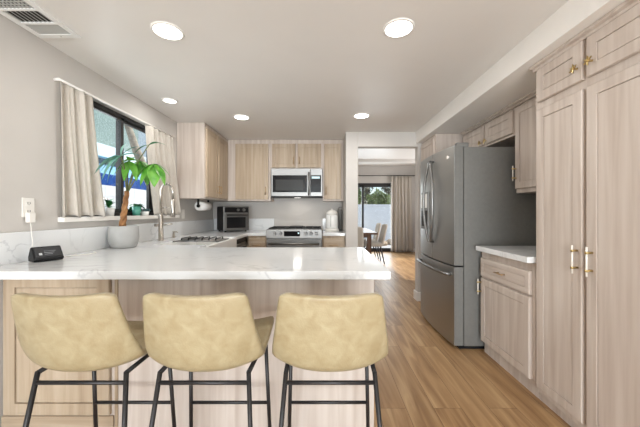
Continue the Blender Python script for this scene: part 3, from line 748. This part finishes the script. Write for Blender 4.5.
# ------------------------------------------------------------------ kitchen window: curtains, rod, plants on the sill
def curtain(name, label, p_top, p_bot, z0, z1, folds, amp, axis, base, seed, group=None, sway=0.):
    """pleated cloth: p_top/p_bot = (start, end) along the wall at top and bottom hem"""
    q = random.Random(seed); ph = [q.uniform(0, 6.28) for _ in range(4)]
    def fn(u, v):
        a0, a1 = p_top; b0, b1 = p_bot; e = v**1.3
        s = (a0+(a1-a0)*u)*(1-e)+(b0+(b1-b0)*u)*e
        k = amp*(.75+.35*v)
        off = k*math.sin(2*PI*folds*u+ph[0]+.5*v)+.35*k*math.sin(2*PI*folds*2.3*u+ph[1]-v)+.35*k*math.sin(2*PI*folds*.45*u+ph[2]+1.5*v)
        z = z1-(z1-z0)*v+.008*math.sin(2*PI*folds*u+ph[3])*(v > .9)
        return (base+off+sway*v, s, z) if axis == 'y' else (s, base+off+sway*v, z)
    o = MB().grid(fn, 110, 24).build(name, 'curtain', None, solid=.003)
    return tag(o, label, 'curtain', group)
curtain('curtain', 'beige curtain hanging at the left side of the kitchen window', (1.905, 2.20), (1.915, 2.31), 1.1735, 2.068, 3.4, .019, 'y', -1.738, 3, sway=.014)
curtain('curtain', 'beige curtain hanging at the right side of the kitchen window', (2.86, 3.34), (2.985, 3.485), 1.1735, 2.068, 4.5, .017, 'y', -1.735, 5, sway=.016)
rd = thing('curtain_rod', 'thin white curtain rod across the top of the kitchen window', 'curtain rod', (0, 0, 0))
MB().tube([(-1.735, 1.90, 2.078), (-1.735, 3.37, 2.078)], .008, 10).build('rod', 'white_paint', rd)
for y in (1.91, 3.36): MB().tube([(XL, y, 2.078), (-1.735, y, 2.078)], .010, 10).build('bracket', 'white_paint', rd)

def leaf(mb, base, d, L, W, droop=.3, fold=.12, n=7):
    base = Vector(base); d = Vector(d).normalized(); side = d.cross(Vector((0, 0, 1)))
    if side.length < .1: side = Vector((1, 0, 0))
    side.normalize(); up = side.cross(d).normalized(); rows = []
    for i in range(n+1):
        t = i/n; w_ = W*.5*math.sin(PI*min(1, t*.96+.03))**.8*(1 if t < .55 else 1-.25*(t-.55)/.45)
        c_ = base+d*L*t+Vector((0, 0, -droop*L*t*t)) + up*.05*L*math.sin(PI*t)
        rows.append([mb.bm.verts.new(c_+side*s*w_+up*fold*abs(s)*w_*2) for s in (-1, -.5, 0, .5, 1)])
    for A, B in zip(rows[:-1], rows[1:]):
        for k in range(4):
            f_ = mb.bm.faces.new((A[k], A[k+1], B[k+1], B[k])); f_.smooth = True

PLX, PLY = -1.628, 2.37
pl = thing('potted_plant', 'money tree with braided trunk in a grey pot on the counter', 'plant', (PLX, PLY, CT))
def Q(px, py, dy=0.):            # plant-local position measured on its own plane
    y = PLY+dy; return Vector(((px-323)*y/290-PLX, dy, EYE+(212-py)*y/290-CT))
MB().lathe([(0, 0), (.078, 0), (.092, .012), (.106, .06), (.108, .085), (.104, .172), (.100, .178), (.095, .174), (.096, .15), (0, .15)], seg=40).build('pot', 'concrete_pot', pl)
MB().lathe([(0, .158), (.05, .160), (.0955, .154), (.0955, .148), (0, .148)], seg=24).build('soil', 'soil', pl)
tr = MB()
b0, b1 = Q(122, 229), Q(127, 191)
for k in range(3):
    pts = []
    for i in range(17):
        t = i/16; c_ = b0.lerp(b1, t); a_ = 2*PI*(k/3+t*1.6); R_ = .013*(1-.3*t)
        pts.append(c_+Vector((R_*math.cos(a_), R_*math.sin(a_), 0)))
    tr.tube(pts, [.0155*(1-.35*i/16) for i in range(17)], 10)
tr.build('trunk', 'bark', pl)
clusters = [  # (hub px, py, dy), material, leaflets (dir x,y,z, length, width, droop)
    ((121, 156, -.22), 'leaf_blue', [(-.9, -.1, -.25, .19, .05, .45), (-.6, -.5, -.5, .17, .05, .5), (-.25, -.6, -.6, .18, .05, .4), (.1, .2, .75, .14, .035, .2), (.5, .3, .55, .16, .035, .15), (.9, .2, .25, .15, .04, .25), (-.8, .4, .05, .16, .045, .5), (-.4, -.2, -.9, .19, .05, .2)]),
    ((129, 161, -.05), 'leaf', [(-.5, -.4, -.6, .15, .06, .3), (.1, -.5, -.75, .15, .06, .3), (.6, -.4, -.6, .16, .06, .4), (-.25, .1, -.9, .15, .055, .1), (.8, .2, .1, .14, .06, .4), (.6, -.6, .35, .14, .06, .4)]),
    ((139, 161, .05), 'leaf', [(-.5, -.4, -.55, .14, .055, .4), (.2, -.5, -.7, .15, .055, .4), (.8, -.2, -.35, .14, .05, .4), (-.9, -.2, .15, .14, .06, .35), (.1, .5, -.6, .16, .05, .4), (.4, -.2, -.85, .2, .04, .1)]),
    ((154, 164, -.02), 'leaf', [(-.75, -.3, -.6, .16, .07, .3), (-.25, -.5, -.85, .20, .085, .1), (.3, -.5, -.9, .22, .10, .05), (.65, -.3, -.7, .18, .075, .3), (-.5, .3, -.7, .16, .06, .3), (.8, .3, -.3, .13, .06, .5)]),
    ((149, 145, .05), 'leaf_dark', [(.95, -.2, .18, .17, .045, .25), (-.75, -.3, -.35, .12, .035, .35)]),
]
stem_from = b1
for (hp, mt, lfs) in clusters:
    hub = Q(*hp)
    mid = stem_from.lerp(hub, .55)+Vector((0, 0, .05))
    if hp[0] == 147: mid = Q(134, 160, .03)
    s_ = MB().tube([stem_from+Vector((0, 0, -.02)), stem_from.lerp(mid, .5), mid, hub], [.006, .005, .0045, .004], 8).build('stem', 'stem', pl)
    mb = MB()
    for (x, y, z, L_, W_, dr_) in lfs: leaf(mb, hub, (x, y, z), L_, W_, dr_)
    mb.build('leaves', mt, pl)

SZ = WZ0+.0005
def sill_pot(label, y, x, r, h, mat):
    t = thing('potted_plant', label, 'plant', (x, y, SZ+.0065 if x > XL else SZ))
    MB().lathe([(0, 0), (r*.8, 0), (r, h), (r*.88, h), (r*.85, h*.85), (0, h*.85)], seg=24).build('pot', mat, t)
    return t
p1 = sill_pot('small white pot with leafy green plant on the left of the window sill', 2.44, -1.80, .042, .075, 'white_ceramic')
mb = MB()
for i in range(16):
    a_ = i*2.4; leaf(mb, (0, 0, .07+.012*(i % 4)), (math.cos(a_), math.sin(a_), .6+.5*(i % 3)), .06+.014*(i % 3), .040, .3)
mb.build('leaves', 'leaf_dark', p1)
MB().tube([(0, 0, .06), (-.008, .0, .12), (-.018, .01, .155)], .0025, 6).tube([(0, 0, .06), (-.03, .0, .13), (-.05, .01, .165)], .002, 6).build('stem', 'bark', p1)
p2 = sill_pot('teal pot with dark round leaves on the sill behind the money tree', 2.80, -1.80, .040, .095, 'teal_ceramic')
mb = MB()
for i in range(11):
    a_ = i*2.4; leaf(mb, (0, 0, .09), (math.cos(a_)*.9+.2, math.sin(a_)*.9+.3, .8-.22*(i % 5)), .085, .065, .5)
mb.build('leaves', 'leaf_dark', p2)
p3 = sill_pot('white pot of blue-grey succulents on the right of the window sill', 2.905, -1.79, .045, .045, 'white_ceramic')
mb = MB()
for cx, cy in ((-.02, -.025), (.02, .028), (.01, -.005)):
    for i in range(14):
        a_ = i*2.4; leaf(mb, (cx, cy, .04+.012*(i/14)), (math.cos(a_), math.sin(a_), .35+.8*i/14), .036-.012*i/14, .018, -.25)
mb.build('rosette', 'succulent', p3)

# ------------------------------------------------------------------ dining room
tb = thing('dining_table', 'brown wooden dining table beyond the doorway', 'table', (.60, 7.35, 0))
MB().box(-.62, .62, -.90, .90, .70, .745).build('tabletop', 'walnut', tb, .004)
for x in (-.45, .45):
    for y in (-.72, .72): MB().prism([(x-.05, y-.05), (x+.05, y-.05), (x+.05, y+.05), (x-.05, y+.05)], 0, .70).build('leg', 'walnut', tb, .004)
MB().box(-.40, .40, -.74, -.70, .62, .70).build('apron', 'walnut', tb); MB().box(-.40, .40, .70, .74, .62, .70).build('apron', 'walnut', tb)
def dining_chair(label, loc, rz):
    """faces local -x, i.e. backrest on +x"""
    t = thing('dining_chair', label, 'chair', loc, rz, 'beige dining chairs at the table')
    MB().box(-.23, .20, -.235, .235, .40, .485).build('seat', 'upholstery', t, .03)
    def fn(u, v):
        s = u*2-1
        return (.20+.13*v-.05*s*s*(.4+.6*v)+.0, s*(.235-.035*v**2), .42+.50*v-.02*s*s*v)
    MB().grid(fn, 10, 10).build('backrest', 'upholstery', t, solid=.06, sub=1)
    for x, y in ((-.17, -.18), (-.17, .18), (.15, -.18), (.15, .18)):
        MB().tube([(x, y, .41), (x*1.45+.02, y*1.2, 0)], [.02, .012], 10).build('leg', 'black_metal', t)
    return t
c1 = dining_chair('beige upholstered dining chair at the right side of the table, nearest the kitchen', (1.19, 6.95, 0), 0)
copy_tree(c1, (1.19, 7.68, 0), 0, 'beige upholstered dining chair at the right side of the table, farther one')
copy_tree(c1, (.60, 6.13, 0), RM90, 'beige dining chair at the table end, half hidden by the doorway column')
curtain('curtain', 'long beige curtain right of the sliding door in the dining room', (2.03, 2.64), (2.03, 2.70), .02, 2.27, 6, .045, 'x', 8.655, 11)
dr_ = thing('curtain_rod', 'dark curtain rod above the sliding door in the dining room', 'curtain rod', (0, 0, 0))
MB().tube([(.0, 8.655, 2.29), (2.78, 8.655, 2.29)], .011, 10).build('rod', 'frame_dark', dr_)
for x in (.05, 2.72): MB().tube([(x, 8.655, 2.29), (x, DY, 2.29)], .008, 8).build('bracket', 'frame_dark', dr_)
MB().tube([(2.78, 8.655, 2.29), (2.80, 8.655, 2.29), (2.82, 8.655, 2.29)], [.014, .022, .014], 10).build('finial', 'frame_dark', dr_)

# ------------------------------------------------------------------ outdoors
struct(MB().box(-14, 12, 8.95, 24, -.16, -.10).box(-14, -1.95, -6, 8.95, -.16, -.10), 'ground_1', 'patio')
fw = thing('garden_wall', 'white garden wall beyond the dining sliding door', 'wall', (0, 0, 0))
wm = MB().box(-3, 7, 12.1, 12.25, -.1, 1.46); wm.build('panel', 'white_block', fw, .004)
MB().box(-3, 7, 12.07, 12.28, 1.46, 1.52).build('cap', 'white_block', fw, .004)
for i, (x, y, s_) in enumerate(((2.35, 11.3, .16), (2.75, 11.6, .2), (2.05, 11.75, .13), (3.05, 11.2, .15))):
    q = random.Random(i); mb = MB()
    bmesh.ops.create_icosphere(mb.bm, subdivisions=3, radius=s_)
    for v in mb.bm.verts:
        v.co *= 1+.16*math.sin(v.co.x*17+i)*math.cos(v.co.y*19+2*i); v.co.z *= .65
    o = mb.build('garden_rock', 'rock'); o.location = (x, y, -.1+s_*.5)
    tag(o, ('tan rock nearest the sliding door on the patio', 'largest tan rock at the foot of the garden wall', 'smallest tan rock close against the garden wall', 'tan rock half behind the dining curtain on the patio')[i], 'rock')

def tree(name, label, cat, x, y, z0, zc, rx, ry, rz, n, ls, mat, seed, group):
    q = random.Random(seed); t = thing(name, label, cat, (x, y, z0), 0, group)
    MB().tube([(0, 0, 0), (.05, 0, zc*.5), (0, .05, zc)], [.11, .085, .05], 10).build('trunk', 'bark', t)
    mb = MB()
    for _ in range(n):
        while True:
            p = Vector((q.uniform(-1, 1), q.uniform(-1, 1), q.uniform(-1, 1)))
            if .35 < p.length < 1: break
        lump = .8+.25*math.sin(5*p.x+seed)*math.cos(4*p.z+seed)
        c_ = Vector((p.x*rx*lump, p.y*ry*lump, zc+p.z*rz*lump)); s_ = ls*q.uniform(.6, 1.3)
        e_ = Euler((q.uniform(0, 6.3), q.uniform(0, 6.3), q.uniform(0, 6.3))).to_matrix()
        vs_ = [mb.bm.verts.new(c_+e_ @ Vector(k)*s_) for k in ((-1, 0, 0), (-.2, .42, .08), (1, 0, 0), (-.2, -.42, .08))]
        mb.bm.faces.new(vs_)
    mb.build('crown', mat, t)
tg = 'trees beyond the garden wall'
tree('tree', 'green bushy shrub just above the garden wall, left of the glass frame post', 'tree', 1.35, 13.6, -.1, 1.85, .68, .5, .6, 1000, .11, 'foliage', 1, tg)
tree('tree', 'green bushy shrub above the middle of the garden wall', 'tree', 2.65, 13.6, -.1, 1.8, .68, .5, .55, 1000, .11, 'foliage', 2, tg)
tree('tree', 'green bushy shrub above the garden wall next to the dining curtain', 'tree', 3.95, 13.6, -.1, 1.85, .68, .5, .6, 1000, .11, 'foliage', 3, tg)
tree('tree', 'tall olive-brown tree behind the shrubs, left one', 'tree', 1.95, 15.6, -.1, 2.5, 1.0, .7, 1.1, 1300, .10, 'foliage_olive', 4, tg)
tree('tree', 'tall olive-brown tree behind the shrubs, right one', 'tree', 3.95, 15.6, -.1, 2.6, 1.0, .7, 1.1, 1300, .10, 'foliage_olive', 5, tg)

# seen through the kitchen window
bw = thing('block_wall', 'white block wall outside the kitchen window', 'wall', (0, 0, 0))
mb = MB()
for r in range(9):
    for k in range(22):
        y = 2.0+.41*k-(.205 if r % 2 else 0); mb.box(-4.12, -3.96, y, y+.404, -.1+.2*r, -.1+.2*r+.194)
mb.build('blocks', 'white_block', bw)
MB().box(-4.11, -3.97, 1.9, 11.1, -.1, 1.69).build('mortar', 'white_block', bw)
hs = thing('neighbor_house', 'grey-green stucco neighbouring house outside the kitchen window', 'house', (0, 0, 0))
MB().box(-9.5, -6.3, 2, 9.9, -.1, 5.2).build('wall', 'stucco', hs)
MB().box(-9.5, -6.5, 9.9, 18, -.1, 5.2).build('side_wing', 'stucco_blue', hs)
MB().box(-6.3, -6.0, 2, 9.9, 2.72, 3.06).build('eave', 'fascia', hs, .01)
MB().box(-6.3, -6.24, 2, 9.9, 1.9, 2.72).build('eave_shade_band', 'eave_shade', hs)  # grey strip painted as the shade below the eave
aw = thing('awning', 'blue and pale blue canvas awning between the block wall and the house', 'awning', (0, 0, 0))
MB().prism([(-6.23, 2.56), (-4.6, 2.02), (-4.6, 2.0), (-6.23, 2.54)], 5.2, 9.4, 'y').build('canopy', 'awning_light', aw)
MB().box(-4.61, -4.58, 5.2, 9.4, 1.72, 2.01).build('valance', 'awning_blue', aw)
MB().tube([(-4.65, 5.3, -.1), (-4.65, 5.3, 2.0)], .03, 8).tube([(-4.65, 9.3, -.1), (-4.65, 9.3, 2.0)], .03, 8).build('post', 'fascia', aw)
pm = thing('palm_trunk', 'leaning pale tree trunk outside the right window pane', 'tree trunk', (0, 0, 0))
MB().tube([(-3.0, 6.45, -.1), (-3.0, 5.95, .6), (-3.0, 5.42, 1.25), (-3.0, 5.0, 1.75), (-3.0, 4.66, 2.2), (-3.0, 4.42, 2.6), (-3.0, 4.2, 3.1), (-3.0, 4.05, 3.8)], [.12, .105, .09, .075, .06, .045, .035, .03], 14).build('trunk', 'palm_bark', pm)
